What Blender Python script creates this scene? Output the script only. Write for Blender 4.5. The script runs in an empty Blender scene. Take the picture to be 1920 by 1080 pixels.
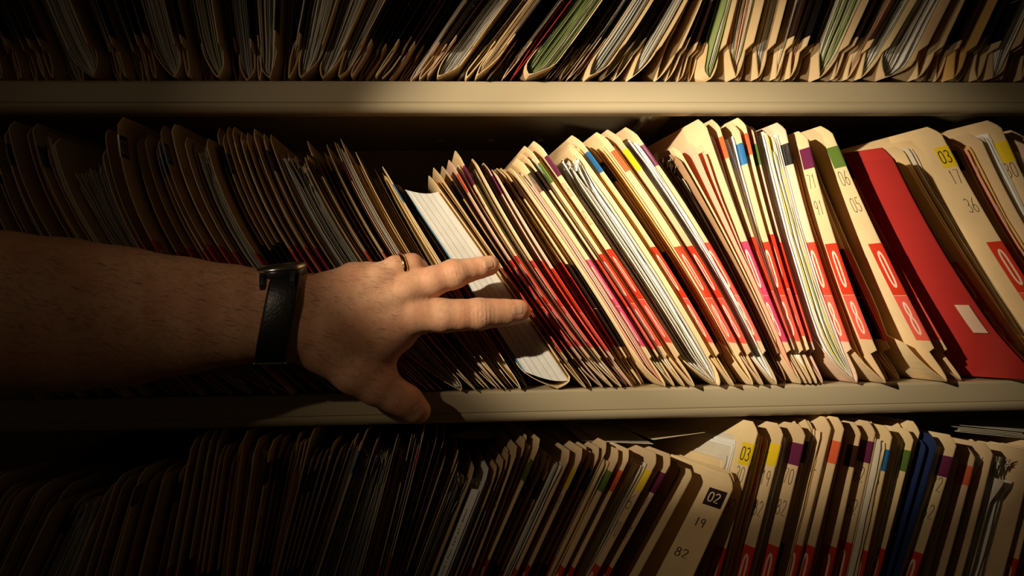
import bpy, math, random
import numpy as np
from mathutils import Vector, Matrix
random.seed(7)
R = random.random
def U(a, b): return a + (b - a) * R()
scene = bpy.context.scene
col = scene.collection

# ------------------------------------------------------------ camera model
F = 1692.2                       # focal length in pixels at 1920 wide
D = 0.795                        # camera distance from the shelf fronts
cx_ = Vector((25940, 335, -F)).normalized()      # world X seen from the camera
cy_ = Vector((-110, -30, -F)).normalized()       # world Y (into the shelf)
cz_ = cx_.cross(cy_).normalized()
cx_ = cy_.cross(cz_).normalized()
W2C = Matrix((cx_, cy_, cz_)).transposed()
C2W = W2C.transposed()
CAM = Vector((0, -D, 0))
def at(px, py, y=0.0):
    """world point at depth y seen at pixel px, py"""
    d = C2W @ Vector((px - 960, 540 - py, -F))
    return CAM + d * ((y + D) / d.y)
def mpp(y): return (y + D) / F   # metres per pixel at depth y

cam_d = bpy.data.cameras.new('camera'); cam = bpy.data.objects.new('camera', cam_d)
col.objects.link(cam); cam_d.sensor_width = 36; cam_d.lens = F * 36 / 1920; cam_d.clip_start = .02
cam.matrix_world = Matrix.Translation(CAM) @ C2W.to_4x4()
scene.camera = cam

# ------------------------------------------------------------ materials
MATS = {}
def mat(name, rgb, rough=.6, metal=0, var=0.0, noise=0.0, nscale=60, bump=0.0, bscale=300, spec=.4, sss=0, coat=0, stretch=None, rgb2=None):
    m = bpy.data.materials.new(name); m.use_nodes = True
    nt = m.node_tree; b = nt.nodes['Principled BSDF']
    b.inputs['Roughness'].default_value = rough; b.inputs['Metallic'].default_value = metal
    b.inputs['Specular IOR Level'].default_value = spec
    b.inputs['Base Color'].default_value = (*rgb, 1)
    if coat: b.inputs['Coat Weight'].default_value = coat; b.inputs['Coat Roughness'].default_value = .15
    if sss:
        b.inputs['Subsurface Weight'].default_value = sss
        b.inputs['Subsurface Radius'].default_value = (.006, .002, .001); b.inputs['Subsurface Scale'].default_value = 1.0
    tc = nt.nodes.new('ShaderNodeTexCoord'); mp = nt.nodes.new('ShaderNodeMapping')
    nt.links.new(tc.outputs['Object'], mp.inputs[0])
    if stretch: mp.inputs['Scale'].default_value = stretch
    out = None
    if noise or rgb2:
        n = nt.nodes.new('ShaderNodeTexNoise'); n.inputs['Scale'].default_value = nscale; n.inputs['Detail'].default_value = 5
        nt.links.new(mp.outputs[0], n.inputs['Vector'])
        mx = nt.nodes.new('ShaderNodeMix'); mx.data_type = 'RGBA'
        c2 = rgb2 if rgb2 else tuple(c * (1 - noise) for c in rgb)
        mx.inputs[6].default_value = (*rgb, 1); mx.inputs[7].default_value = (*c2, 1)
        rp = nt.nodes.new('ShaderNodeMapRange'); rp.inputs[1].default_value = .35; rp.inputs[2].default_value = .68
        nt.links.new(n.outputs['Fac'], rp.inputs[0]); nt.links.new(rp.outputs[0], mx.inputs[0]); out = mx.outputs[2]
        nt.links.new(out, b.inputs['Base Color'])
    if var:
        oi = nt.nodes.new('ShaderNodeObjectInfo'); hs = nt.nodes.new('ShaderNodeHueSaturation')
        mr = nt.nodes.new('ShaderNodeMapRange'); mr.inputs[3].default_value = 1 - var; mr.inputs[4].default_value = 1 + var * .5
        nt.links.new(oi.outputs['Random'], mr.inputs[0]); nt.links.new(mr.outputs[0], hs.inputs['Value'])
        mh = nt.nodes.new('ShaderNodeMapRange'); mh.inputs[3].default_value = .492; mh.inputs[4].default_value = .508
        nt.links.new(oi.outputs['Random'], mh.inputs[0]); nt.links.new(mh.outputs[0], hs.inputs['Hue'])
        if out: nt.links.new(out, hs.inputs['Color'])
        else: hs.inputs['Color'].default_value = (*rgb, 1)
        nt.links.new(hs.outputs[0], b.inputs['Base Color'])
    if bump:
        n2 = nt.nodes.new('ShaderNodeTexNoise'); n2.inputs['Scale'].default_value = bscale; n2.inputs['Detail'].default_value = 4
        nt.links.new(mp.outputs[0], n2.inputs['Vector'])
        bp = nt.nodes.new('ShaderNodeBump'); bp.inputs['Strength'].default_value = bump; bp.inputs['Distance'].default_value = .001
        nt.links.new(n2.outputs['Fac'], bp.inputs['Height']); nt.links.new(bp.outputs[0], b.inputs['Normal'])
    MATS[name] = m; return m
mat('manila', (.77, .555, .30), .62, var=.16, noise=.12, nscale=25, bump=.15, bscale=180)
mat('manila_yellow', (.80, .50, .15), .6, var=.08, noise=.08)
mat('manila_pink', (.76, .52, .36), .62, var=.10, noise=.10, nscale=25)
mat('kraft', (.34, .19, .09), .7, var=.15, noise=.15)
mat('white', (.80, .77, .70), .7, bump=.1, noise=.06, nscale=90)
mat('offwhite', (.70, .62, .48), .75, noise=.10, nscale=60)
mat('greywhite', (.50, .47, .40), .75, noise=.12, nscale=60)
mat('cream', (.78, .60, .36), .7)
mat('pink_paper', (.78, .34, .22), .7)
mat('yellow_paper', (.80, .62, .12), .7)
mat('green_paper', (.30, .36, .12), .7)
mat('blue_paper', (.10, .24, .36), .7)
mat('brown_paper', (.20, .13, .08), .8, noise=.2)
mat('label_red', (.60, .040, .016), .28, coat=.4, spec=.5)
mat('label_coral', (.74, .10, .065), .28, coat=.4, spec=.5)
mat('label_magenta', (.55, .04, .12), .28, coat=.4, spec=.5)
mat('label_brown', (.035, .013, .008), .25, coat=.6, spec=.5)
mat('label_black', (.010, .009, .010), .22, coat=.6)
mat('label_purple', (.13, .018, .06), .25, coat=.5)
mat('label_yellow', (.80, .56, .02), .3, coat=.4)
mat('label_blue', (.02, .13, .32), .25, coat=.5)
mat('label_green', (.10, .17, .03), .25, coat=.5)
mat('label_orange', (.68, .12, .04), .3, coat=.4)
mat('print_pale', (.80, .56, .42), .5)
mat('ink', (.03, .022, .018), .6)
mat('red_plastic', (.40, .028, .022), .33, spec=.5, noise=.1, nscale=12, bump=.12, bscale=90)
mat('blue_plastic', (.02, .035, .11), .35)
mat('shelf_paint', (.44, .355, .22), .42, spec=.35, noise=.04, nscale=15, bump=.05, bscale=600)
mat('shelf_back', (.30, .24, .15), .55, noise=.08, nscale=8)
mat('metal', (.55, .52, .46), .25, 1)
mat('gold', (.85, .55, .18), .16, 1)
mat('leather', (.012, .010, .009), .38, bump=.3, bscale=500)
mat('brown_leather', (.10, .04, .02), .5)
mat('dial', (.02, .02, .022), .3)
mat('nail', (.56, .30, .18), .5, spec=.25)
mat('hair', (.035, .018, .01), .6)
mat('wall', (.25, .22, .18), .9)
mat('floor', (.10, .09, .08), .8, noise=.2, nscale=5)

# ------------------------------------------------------------ mesh helpers
class MB:
    def __init__(s): s.v = []; s.f = []; s.m = []; s.mats = []
    def mi(s, name):
        if name not in s.mats: s.mats.append(name)
        return s.mats.index(name)
    def face(s, idx, mi): s.f.append(idx); s.m.append(mi)
    def quad(s, a, b, c, d, m):
        k = len(s.v); s.v += [a, b, c, d]; s.face((k, k+1, k+2, k+3), s.mi(m))
    def slab(s, A, B, m, mfront=None):
        """A[i][j], B[i][j]: two grids of points facing each other -> closed solid"""
        mi = s.mi(m); n = len(A); q = len(A[0]); k = len(s.v)
        for i in range(n):
            s.v += list(A[i])
        for i in range(n):
            s.v += list(B[i])
        a = lambda i, j: k + i*q + j
        b = lambda i, j: k + n*q + i*q + j
        for i in range(n-1):
            for j in range(q-1):
                s.face((a(i,j), a(i,j+1), a(i+1,j+1), a(i+1,j)), mi)
                s.face((b(i,j), b(i+1,j), b(i+1,j+1), b(i,j+1)), mi)
            s.face((a(i,0), a(i+1,0), b(i+1,0), b(i,0)), mi)
            s.face((a(i,q-1), b(i,q-1), b(i+1,q-1), a(i+1,q-1)), mi)
        for j in range(q-1):
            s.face((a(0,j), b(0,j), b(0,j+1), a(0,j+1)), mi)
            s.face((a(n-1,j), a(n-1,j+1), b(n-1,j+1), b(n-1,j)), mi)
    def box(s, lo, hi, m):
        x0,y0,z0 = lo; x1,y1,z1 = hi
        A = [[Vector((x0,y0,z0)), Vector((x0,y1,z0))], [Vector((x0,y0,z1)), Vector((x0,y1,z1))]]
        B = [[Vector((x1,y0,z0)), Vector((x1,y1,z0))], [Vector((x1,y0,z1)), Vector((x1,y1,z1))]]
        s.slab(A, B, m)
    def build(s, name, parent=None, smooth=False, origin=None):
        me = bpy.data.meshes.new(name)
        o0 = origin if origin is not None else Vector((0,0,0))
        me.from_pydata([tuple(p - o0) for p in s.v], [], s.f)
        for n in s.mats: me.materials.append(MATS[n])
        me.polygons.foreach_set('material_index', s.m)
        if smooth: me.polygons.foreach_set('use_smooth', [True]*len(s.f))
        me.update()
        o = bpy.data.objects.new(name, me); col.objects.link(o)
        if parent is not None: o.parent = parent
        elif origin is not None: o.location = o0
        return o
def empty(name, loc, label, cat, group=None):
    o = bpy.data.objects.new(name, None); col.objects.link(o); o.location = loc; o.empty_display_size = .01
    o['label'] = label; o['category'] = cat
    if group: o['group'] = group
    return o

# stroke digits on a 0..1 box
def arc(cx, cy, rx, ry, a0, a1, n=10):
    return [(cx + rx*math.cos(math.radians(a0+(a1-a0)*i/n)), cy + ry*math.sin(math.radians(a0+(a1-a0)*i/n))) for i in range(n+1)]
DIG = {
 '0': [arc(.5,.72,.40,.26,0,180,8) + arc(.5,.28,.40,.26,180,360,8) + [(.9,.72)]],
 '1': [[(.35,.8),(.55,1),(.5,0)]],
 '2': [arc(.5,.75,.38,.24,170,-30,8) + [(.15,.03),(.9,.03)]],
 '3': [arc(.45,.75,.38,.23,150,-90,8), arc(.45,.27,.42,.25,90,-150,8)],
 '4': [[(.6,0),(.65,1),(.1,.35),(.95,.35)]],
 '5': [[(.85,.98),(.25,.98),(.2,.58)] + arc(.45,.32,.42,.28,100,-150,8)],
 '6': [[(.75,1),(.35,.7),(.12,.35)] + arc(.5,.27,.38,.26,180,540,12)],
 '7': [[(.1,.97),(.88,.97),(.4,0)]],
 '8': [arc(.5,.76,.32,.22,-90,270,12), arc(.5,.27,.40,.27,90,450,12)],
 '9': [arc(.5,.72,.36,.26,0,360,12), [(.86,.72),(.7,0)]],
 '-': [[(.2,.5),(.8,.5)]],
 '?': [[(.1,.5),(.3,.75),(.45,.35),(.6,.7),(.9,.45)]],
}
def strokes(mb, text, S, h0, h1, t0, t1, w, m, slant=0):
    """S(h,t) -> point on the surface. Text runs from t1 (deep) to t0 (front), up = h. w = stroke half width as fraction"""
    n = len(text); cw = 1.0/n
    L = (S(h1, t0) - S(h0, t0)).length; Wd = abs(t1 - t0)
    for i, ch in enumerate(text):
        for pl in DIG.get(ch, []):
            pts = [((i + .08 + .84*x)*cw, y) for x, y in pl]
            P = [(x*Wd, y*L) for x, y in pts]
            lf, rt = [], []
            for k in range(len(P)):
                a = P[max(k-1,0)]; b = P[min(k+1,len(P)-1)]
                dx, dy = b[0]-a[0], b[1]-a[1]; q = math.hypot(dx,dy) or 1
                nx, ny = -dy/q*w, dx/q*w
                for s_, lst in ((1,lf),(-1,rt)):
                    X = P[k][0]+s_*nx; Y = P[k][1]+s_*ny
                    lst.append(S(h0+(h1-h0)*Y/L, t1+(t0-t1)*(X+slant*Y)/Wd))
            for k in range(len(P)-1): mb.quad(lf[k], lf[k+1], rt[k+1], rt[k], m)

# ------------------------------------------------------------ shelving
Z1 = at(1200, 152).z; Z2 = at(1200, 727).z; Z3 = Z2 - (Z1 - Z2)
XL, XR = -1.05, 1.05
unit = empty('shelving_unit', (0,0,Z3-.05), 'beige painted metal open shelving unit holding three rows of files', 'shelf unit')
off = -Vector((0,0,Z3-.05))
def child(mb, name, parent=unit, org=Vector((0,0,Z3-.05)), smooth=False):
    mb.v = [p - org for p in mb.v]; return mb.build(name, parent, smooth)
for k, z in enumerate((Z1, Z2, Z3)):
    prof = [(.34, 0), (.0025, 0), (.0008,-.0006), (0,-.0025), (0,-.0186), (.0010,-.0194), (.0010,-.0200), (-.0004,-.0208)]
    for i in range(9):
        a = math.radians(90*i/8); prof.append((.0072 - .0076*math.cos(a), -.0212 - .0070*math.sin(a)))
    prof += [(.016,-.0282),(.016,-.0262),(.0075,-.0262),(.0035,-.022),(.0035,-.0045),(.34,-.0045)]
    mb = MB(); mi = mb.mi('shelf_paint')
    n = len(prof)
    for x in (XL, XR): mb.v += [Vector((x, y, z+dz)) for y, dz in prof]
    for i in range(n): j = (i+1) % n; mb.face((i, n+i, n+j, j), mi)
    mb.face(tuple(range(n)), mi); mb.face(tuple(range(2*n-1, n-1, -1)), mi)
    sh = child(mb, 'shelf_board')
    if k == 0:
        # support channel and lanced tabs on the underside of the upper shelf
        zz = z - .0045
        m2 = MB(); m2.box((at(1283,208).x-.010, .02, zz-.010), (at(1283,208).x+.010, .335, zz-.0002), 'shelf_paint'); child(m2, 'support_channel')
        zu = zz - .0002
        for px in (740, 825, 920, 1015, 1108, 1203):
            p = at(px, 262, .13); x = CAM.x + (p.x-CAM.x); m3 = MB()
            y0 = .13
            d = C2W @ Vector((px-960, 540-262, -F)); q = CAM + d*((zu-CAM.z)/d.z)
            A = [[Vector((q.x-.004, q.y, zu)), Vector((q.x-.004, q.y+.006, zu))], [Vector((q.x-.004, q.y, zu-.0022)), Vector((q.x-.004, q.y+.0012, zu-.0022))]]
            B = [[p_ + Vector((.0075,0,0)) for p_ in r_] for r_ in A]
            m3.slab(A, B, 'metal'); child(m3, 'lanced_tab')
mb = MB(); mb.box((XL, .342, Z3-.25), (XR, .346, Z1+.55), 'shelf_back'); child(mb, 'back_panel')
for x in (XL-.004, XR):
    mb = MB(); mb.box((x, -.002, Z3-.25), (x+.004, .346, Z1+.55), 'shelf_paint'); child(mb, 'side_panel')
FL = Z3-.25
for nm, lo, hi, m_ in (('floor', (-2,-2,FL-.05), (2,.5,FL), 'floor'), ('wall_back', (-2,.42,FL), (2,.5,Z1+.9), 'wall')):
    mb = MB(); mb.box(lo, hi, m_); o = mb.build(nm); o['kind'] = 'structure'

# ------------------------------------------------------------ guides
# each key: u, bottom(x), mid(x,y), top(x,y), yaw slope (dx per metre of depth)
def linef(keys, mono=()):
    keys = [list(k) for k in keys]
    for i in range(len(keys)-2, -1, -1):
        for q in mono: keys[i][q] = min(keys[i][q], keys[i+1][q] - .45*(keys[i+1][0]-keys[i][0]))
    us = [k[0] for k in keys]
    def f(u):
        if u <= us[0]: i = 0
        elif u >= us[-1]: i = len(us)-2
        else: i = max(j for j in range(len(us)-1) if us[j] <= u)
        a, b = keys[i], keys[i+1]; w = (u-a[0])/(b[0]-a[0])
        return [a[k]+(b[k]-a[k])*w for k in range(1, len(a))]
    return f
def mk2(xb, xm, xt, yt, s, ym=475): return (xm, xb, xm, ym, xt, yt, s)
ROW2 = linef([mk2(60,-90,-190,235,0.116), mk2(330,70,-20,228,0.109), mk2(440,176,66,217,0.105), mk2(490,210,112,262,0.104), mk2(530,276,197,226,0.101), mk2(560,314,240,222,0.096),
  mk2(640,396,297,217,0.071), mk2(700,455,360,222,0.053), mk2(760,525,422,224,0.035), mk2(825,607,497,232,0.019), mk2(880,672,562,268,0.006), mk2(935,738,622,250,-0.006),
  mk2(965,800,700,292,-0.015), mk2(996,832,727,318,-0.020), mk2(1085,912,803,322,-0.032), mk2(1150,966,856,280,-0.043), mk2(1182,1010,905,290,-0.052), mk2(1220,1068,940,292,-0.064),
  mk2(1300,1142,1000,266,-0.074), mk2(1388,1250,1092,252,-0.085), mk2(1454,1334,1176,238,-0.095), mk2(1487,1376,1262,272,-0.101), mk2(1500,1400,1306,222,-0.104), mk2(1520,1440,1372,212,-0.110),
  mk2(1563,1486,1424,222,-0.131), mk2(1648,1552,1488,238,-0.160), mk2(1764,1641,1536,238,-0.200), mk2(1805,1669,1562,262,-0.204), mk2(1904,1738,1634,272,-0.212), mk2(1960,1790,1668,292,-0.219),
  mk2(2030,1872,1736,232,-0.220), mk2(2080,1905,1785,248,-0.220), mk2(2140,1975,1850,226,-0.220), mk2(2260,2100,1980,225,-0.220)], (1, 4))
def k1(xb, x0, s, h=500, y0=0):     # x at image top (y=0) -> straight lean, slight bow
    k = (x0-xb)/148.0
    return (xb, xb, xb+k*240, -92, xb+k*h*.9, 148-h*(1-.18*min(1,abs(k))), s)
ROW1 = linef([k1(-150,-210,.15), k1(0,-58,.12), k1(70,5,.11), k1(190,128,.09), k1(330,290,.06), k1(410,383,.04), k1(490,480,.02), k1(560,590,.0), k1(640,715,-.02), k1(815,925,-.05), k1(975,1085,-.10), k1(1095,1190,-.12),
  k1(1180,1272,-.14), k1(1235,1306,-.16), k1(1262,1322,-.165), k1(1300,1346,-.17), k1(1340,1376,-.18), k1(1420,1458,-.20), k1(1530,1592,-.21), k1(1610,1700,-.21), k1(1720,1790,-.22), k1(1850,1920,-.22), k1(1990,2060,-.22), k1(2120,2190,-.22)], (2, 4))
def k3(xt, yt, x1080, s):
    k = (xt-x1080)/(1080.0-yt)
    return (xt, xt-k*(1320-yt), xt-k*(1080-yt), 1080, xt, yt, s)
ROW3 = linef([k3(-90,900,-190,.10), k3(15,880,-80,.10), k3(100,905,15,.09), k3(167,915,83,.08), k3(250,866,183,.07), k3(330,850,275,.06), k3(380,806,328,.05), k3(467,808,433,.04), k3(559,802,501,.03),
  k3(679,808,584,.01), k3(782,796,715,-.01), k3(865,836,773,-.03), k3(912,868,826,-.05), k3(1006,785,898,-.08), k3(1015,832,905,-.08), k3(1180,832,1058,-.15), k3(1262,852,1134,-.2), k3(1300,860,1180,-.24),
  k3(1372,884,1288,-.30), k3(1412,776,1332,-.30), k3(1497,793,1429,-.30), k3(1566,770,1492,-.28), k3(1608,786,1545,-.26), k3(1657,790,1595,-.25), k3(1727,792,1648,-.25), k3(1779,802,1692,-.24),
  k3(1812,826,1745,-.22), k3(1920,834,1859,-.20), k3(2000,830,1945,-.2)], (1,))
BOTY = {1: (148, Z1), 2: (725, Z2), 3: (1320, Z3)}
def frontpt(row, u, h, htop=1.0):
    f = {1: ROW1, 2: ROW2, 3: ROW3}[row](u)
    xb, xm, ym, xt, yt, s = f
    # bottom point: on the shelf surface at the front plane, at pixel column xb
    zsh = BOTY[row][1] + .0014
    q0, q1 = BOTY[row][0]-60.0, BOTY[row][0]+60.0
    for _ in range(4):
        z0 = at(xb, q0, 0).z; z1 = at(xb, q1, 0).z
        if abs(z1-z0) < 1e-9: break
        q0, q1 = q1, q1 + (zsh-z1)*(q1-q0)/(z1-z0)
    yb = q1
    if row > 1:
        zc = BOTY[row-1][1] - .0298; a0, a1 = yt-30.0, yt+30.0
        for _ in range(4):
            za = at(xt, a0, 0).z; zb_ = at(xt, a1, 0).z
            if abs(zb_-za) < 1e-9: break
            a0, a1 = a1, a1 + (zc-zb_)*(a1-a0)/(zb_-za)
        yt = max(yt, a1)
    y = yb + (yt-yb)*h
    # quadratic through (yb,xb) (ym,xm) (yt,xt)
    def lag(Y):
        return (xb*(Y-ym)*(Y-yt)/((yb-ym)*(yb-yt)) + xm*(Y-yb)*(Y-yt)/((ym-yb)*(ym-yt)) + xt*(Y-yb)*(Y-ym)/((yt-yb)*(yt-ym)))
    return at(lag(y), y, 0), s

class Cell:
    def __init__(c, row, u0, u1, y0=0.0, htop=1.0):
        c.row = row; c.u0 = u0; c.u1 = u1; c.y0 = y0; c.htop = htop; c.cache = {}
    def LR(c, h):
        k = round(h, 5)
        if k not in c.cache:
            a, sa = frontpt(c.row, c.u0, h*c.htop); b, sb = frontpt(c.row, c.u1, h*c.htop); c.cache[k] = (a, b, sa, sb)
        return c.cache[k]
    def P(c, s, h, t, off=0.0):
        a, b, sa, sb = c.LR(h)
        p = a.lerp(b, s); sl = sa + (sb-sa)*s
        t = t + c.y0
        # the horizontal spread direction
        n = Vector((1, 0, 0))
        return p + Vector((sl*t, t, 0)) + n*off
    def width(c, h=.5):
        a, b, _, _ = c.LR(max(0, min(1, h))); return abs(b.x-a.x)

HS = [0, .006, .016, .03, .05, .075, .10, .112, .128, .15, .18, .22, .28, .34, .40, .46, .52, .58, .64, .70, .76, .82, .88, .92, .945, .962, .978, .99, 1.0]
def prof_left(x, sb=.018):      # front edge of the cover without tab
    if x < .016: return 0
    if x < .15: return .011*(x-.016)/.134
    if x < .18: return .011 + (sb-.011)*(x-.15)/.03
    if x > .97: return sb + .008*((x-.97)/.03)**1.5
    return sb
def prof_right(x, tb=-.004, low=.006):
    if x < .016: return 0
    if x < .112: return low*(x-.016)/.096
    if x < .128: return low + (tb-low)*(x-.112)/.016
    if x > .962: return tb + .011*((x-.962)/.038)**1.3
    return tb

COUNT = {'n': 0}
def folder(row, u0, u1, y0=None, htop=None, cover='manila', papers='few', lab=None, digits='08', sticker=None, stk_text='', hand=None, tip=None, name='file_folder',
           hl=None, ragged=0.0, label=None, group=None, pscale=1.0, desc=None, wave=None, sback=None, fill=None, ptop=None, gap=0.0):
    if y0 is None: y0 = U(-.008, .012)
    if htop is None: htop = U(.965, 1.0)
    htop = min(htop, 1.0) if row > 1 else htop
    c = Cell(row, u0, u1, y0, htop); w = c.width()
    wmn = min(c.width(.01), c.width(.25), w, c.width(.75), c.width(1.0))
    th = min(.0009, wmn*.16)
    if tip is None: tip = U(.62, .9) if row == 2 else U(.3, .7)
    if hl is None: hl = U(.10, .19) if row == 2 else U(.04, .16)
    hr = hl*U(.3, .6) if row == 2 else U(.04, .12)
    def mm(h): return min(.40, (th*.5+.0006)/c.width(h))
    m = mm(.5)
    wave = wave if wave is not None else U(-.12, .12)
    def g(x): x = min(1, max(0, x)); return math.sin(x*math.pi/2)**.8
    def bow(h): return wave*math.sin(math.pi*min(1, h))*min(1, .004/w)
    def sleft(h):
        a = max(mm(h), gap*min(1, h/.3)) + max(0, bow(h))*.5*min(1, h/.3); a = min(a, 1-2.4*mm(h)); return tip + (a-tip)*g(h/hl)
    def sright(h): return tip + (1-mm(h)-tip)*g(h/hr)
    o = c.P(tip, 0, .01); root = empty(name, o, '', 'folder' if name == 'file_folder' else name.replace('_', ' '))
    sb = sback if sback is not None else random.choice([U(.015, .021), U(.012,.018), U(.006,.012)])
    jit = U(-.012, .012)
    tabf = U(-.006, -.002); low = U(.004, .008)
    lt = U(.955, .99)
    depth = .295
    path = [(sleft(h*lt), h*lt, prof_left(h, sb), -1) for h in reversed(HS[1:])]
    path += [(tip, 0, .0, 0)] + [(sright(h), h, prof_right(h, tabf, low), 1) for h in HS[1:]]
    fr = [0, .05, .35, 1.0]
    A, B = [], []
    for i, (s, h, e, side) in enumerate(path):
        rowA, rowB = [], []
        # offset direction: outward is -n for the left cover, +n for the right; down at the fold
        for q in fr:
            t = e + (depth-e)*q
            if side == 0:
                pA = c.P(s, h, t) + Vector((0,0,-th*.5)); pB = c.P(s, h, t) + Vector((0,0,th*.9))
            else:
                pA = c.P(s, h, t, side*th*.5); pB = c.P(s, h, t, -side*th*.5)
            rowA.append(pA - o); rowB.append(pB - o)
        A.append(rowA); B.append(rowB)
    mb = MB(); mb.slab(A, B, cover); mb.build('cover', root)
    # papers
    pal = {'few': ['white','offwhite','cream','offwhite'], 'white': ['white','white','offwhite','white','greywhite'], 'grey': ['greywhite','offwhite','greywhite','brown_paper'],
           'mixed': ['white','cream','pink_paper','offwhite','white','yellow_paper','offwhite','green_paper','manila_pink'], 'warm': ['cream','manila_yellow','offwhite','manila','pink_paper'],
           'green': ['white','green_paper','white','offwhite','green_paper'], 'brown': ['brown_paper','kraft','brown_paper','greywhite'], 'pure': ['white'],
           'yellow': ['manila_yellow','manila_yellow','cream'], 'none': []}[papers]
    if pal:
        pitch = .00115*pscale
        n = max(1, int((w*(1-gap)-2*th-.0006)*(fill or .9)/pitch)); n = min(n, 60)
        mb = MB(); ph = R()*6
        hp = [.012, .03, .05, .08, .12, .18, .26, .36, .46, .56, .66, .76, .84, .90, .93, .955]
        base = U(.002, .009) if papers in ('white','pure','mixed','green') else sb - U(0, .010)
        for k in range(n):
            f = (k+.5+U(-.25,.25))/n; mt = random.choice(pal)
            pt = min(pitch*.42, (w*(1-gap)/n)*.36)*random.choice([.4,.7,1,1.25])
            top = (ptop or .955) - U(0, .02) - (U(0, .09) if R() < .22 else 0); e0 = base + U(0, .0025) + (U(.002, .006) if R() < .2 else 0) + .004*ragged*R()
            Aa, Bb = [], []
            j1, j2 = U(-1,1), U(-1,1)
            for h in hp:
                hh = h*top/.955
                sL = sleft(hh) + m; sR = sright(hh) - m
                if sR < sL + .02: sR = sL + .02
                s = sL + (sR-sL)*f
                if ragged and h > .86: s += ragged*(h-.86)*2.2*j1*min(1, .006/w); 
                s += .10*math.sin(h*9+ph+j2)*(1/n)
                s = min(max(s, sL), sR)
                e = e0 + .0006*math.sin(h*23+j1*9) + (.006*j2*ragged*(h-.84)/.1 if h > .84 else 0)
                if h < .10: e += .004*(1-h/.10)*-.3 + .003*abs(f-.5)*2*0
                if h > .94: e += .0015
                Aa.append([c.P(s, hh, e, -pt*.5)-o, c.P(s, hh, e+.22, -pt*.5)-o]); Bb.append([c.P(s, hh, e, pt*.5)-o, c.P(s, hh, e+.22, pt*.5)-o])
            mb.slab(Aa, Bb, mt)
        mb.build('paper_stack', root)
        if ragged >= 1:
            st_ = random.getstate(); mb = MB()
            for q in range(int(8+ragged*7)):
                f = U(.08, .92); h = U(.90, .935)*(ptop or .955)/.955; e = base + U(-.001, .008)
                s_ = sleft(h)+m + (sright(h)-sleft(h)-2*m)*f
                s_ = min(max(s_, sleft(h)+.25), sright(h)-.25)
                p = c.P(s_, h, e); wv = Vector((U(-.0012,.0012), U(.001,.003), U(-.0005,.0005)))
                d = Vector((U(-.08,.08)*min(1, w/.012), U(-.5,.2), 1)).normalized(); A_, B_ = [], []
                for i in range(6):
                    A_.append([p-o, p+wv-o]); B_.append([p-o+Vector((.00022,0,0)), p+wv-o+Vector((.00022,0,0))])
                    p = p + d*U(.0012, .0024); d = (d + Vector((U(-.08,.08)*min(1, w/.012), -U(0,.55), -U(0,.35)))).normalized()
                mb.slab(A_, B_, random.choice(['white','offwhite','offwhite','cream']))
            ob = mb.build('curled_paper_corners', root); ob['label'] = 'crumpled curled paper corners'; random.setstate(st_)
    # labels on the tab of the right cover
    def S(sgn, lift):
        return lambda h, t: c.P(sright(h), h, t, sgn*(th*.5+lift)) - o
    def wrap(h0, h1, depth_, mname, nm, text=None, tm='print_pale', tw=.0011, margin=.18, part_label=None, tf=None):
        mb = MB(); lift = min(.00022, .0002+0*w)
        h0 += jit; h1 += jit; hh = [h0 + (h1-h0)*i/5 for i in range(6)]; tb = tabf - .0003
        A = [[S(-1, lift)(h, prof_right(h, tb)), S(-1, lift)(h, prof_right(h, tb)+depth_)] for h in hh]
        B = [[S(1, lift)(h, prof_right(h, tb)), S(1, lift)(h, prof_right(h, tb)+depth_)] for h in hh]
        mb.slab(A, B, mname)
        if text:
            dh = (h1-h0)*margin
            for sgn in (-1, 1):
                a, b = (tb+.0030, tb+depth_*.68) if len(text) < 2 or text.strip() == '' else (tb+.0008, tb+depth_*.95)
                if sgn > 0: a, b = b, a
                strokes(mb, text, S(sgn, lift+.00012), h0+dh, h1-dh, a, b, tw, tm)
        ob = mb.build(nm, root)
        if part_label: ob['label'] = part_label
        return ob
    if lab:
        cols = {'red': ('label_red','label_coral'), 'mag': ('label_magenta','label_magenta'), 'brown': ('label_brown','label_brown'), 'black': ('label_black','label_black'), 'rm': ('label_red','label_magenta')}[lab]
        tw = .00125 if w > .002 else .0007
        tm = 'print_pale' if lab in ('red','rm') else ('label_red' if lab == 'brown' else 'print_pale')
        wrap(.345, .548, .0165, cols[0], 'colour_label', digits[0] if lab in ('red','rm','mag') else None, tm, tw, .15, 'glossy label')
        wrap(.168, .343, .0165, cols[1], 'colour_label', digits[1] if lab in ('red','rm','mag') else None, tm, tw, .14, 'glossy label')
    if sticker:
        tmc = 'ink' if sticker in ('yellow','orange') else 'print_pale'
        wrap(.845, .925, .0155 if w > .012 else .013, 'label_'+sticker, 'year_sticker', stk_text or None, tmc, .00048 if w < .012 else .0006, .2, sticker+' sticker')
    if hand:
        mb = MB()
        hpos = [.80, .69, .60]
        for i, tx in enumerate(hand):
            hc = hpos[i] + U(-.01, .01)
            for sgn in (-1, 1):
                a, b = tabf+.0015, tabf+.0150
                if sgn > 0: a, b = b, a
                strokes(mb, tx, S(sgn, .00012), hc-.028, hc+.028, a, b, .00036, 'ink')
        mb.build('handwriting', root)
    root['_w'] = w
    info = dict(root=root, row=row, u0=u0, u1=u1, w=w, cover=cover, papers=papers, lab=lab, sticker=sticker, hand=hand, ragged=ragged, desc=desc, label=label, stk=stk_text)
    ITEMS[row].append(info)
    return info
ITEMS = {1: [], 2: [], 3: []}

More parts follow.
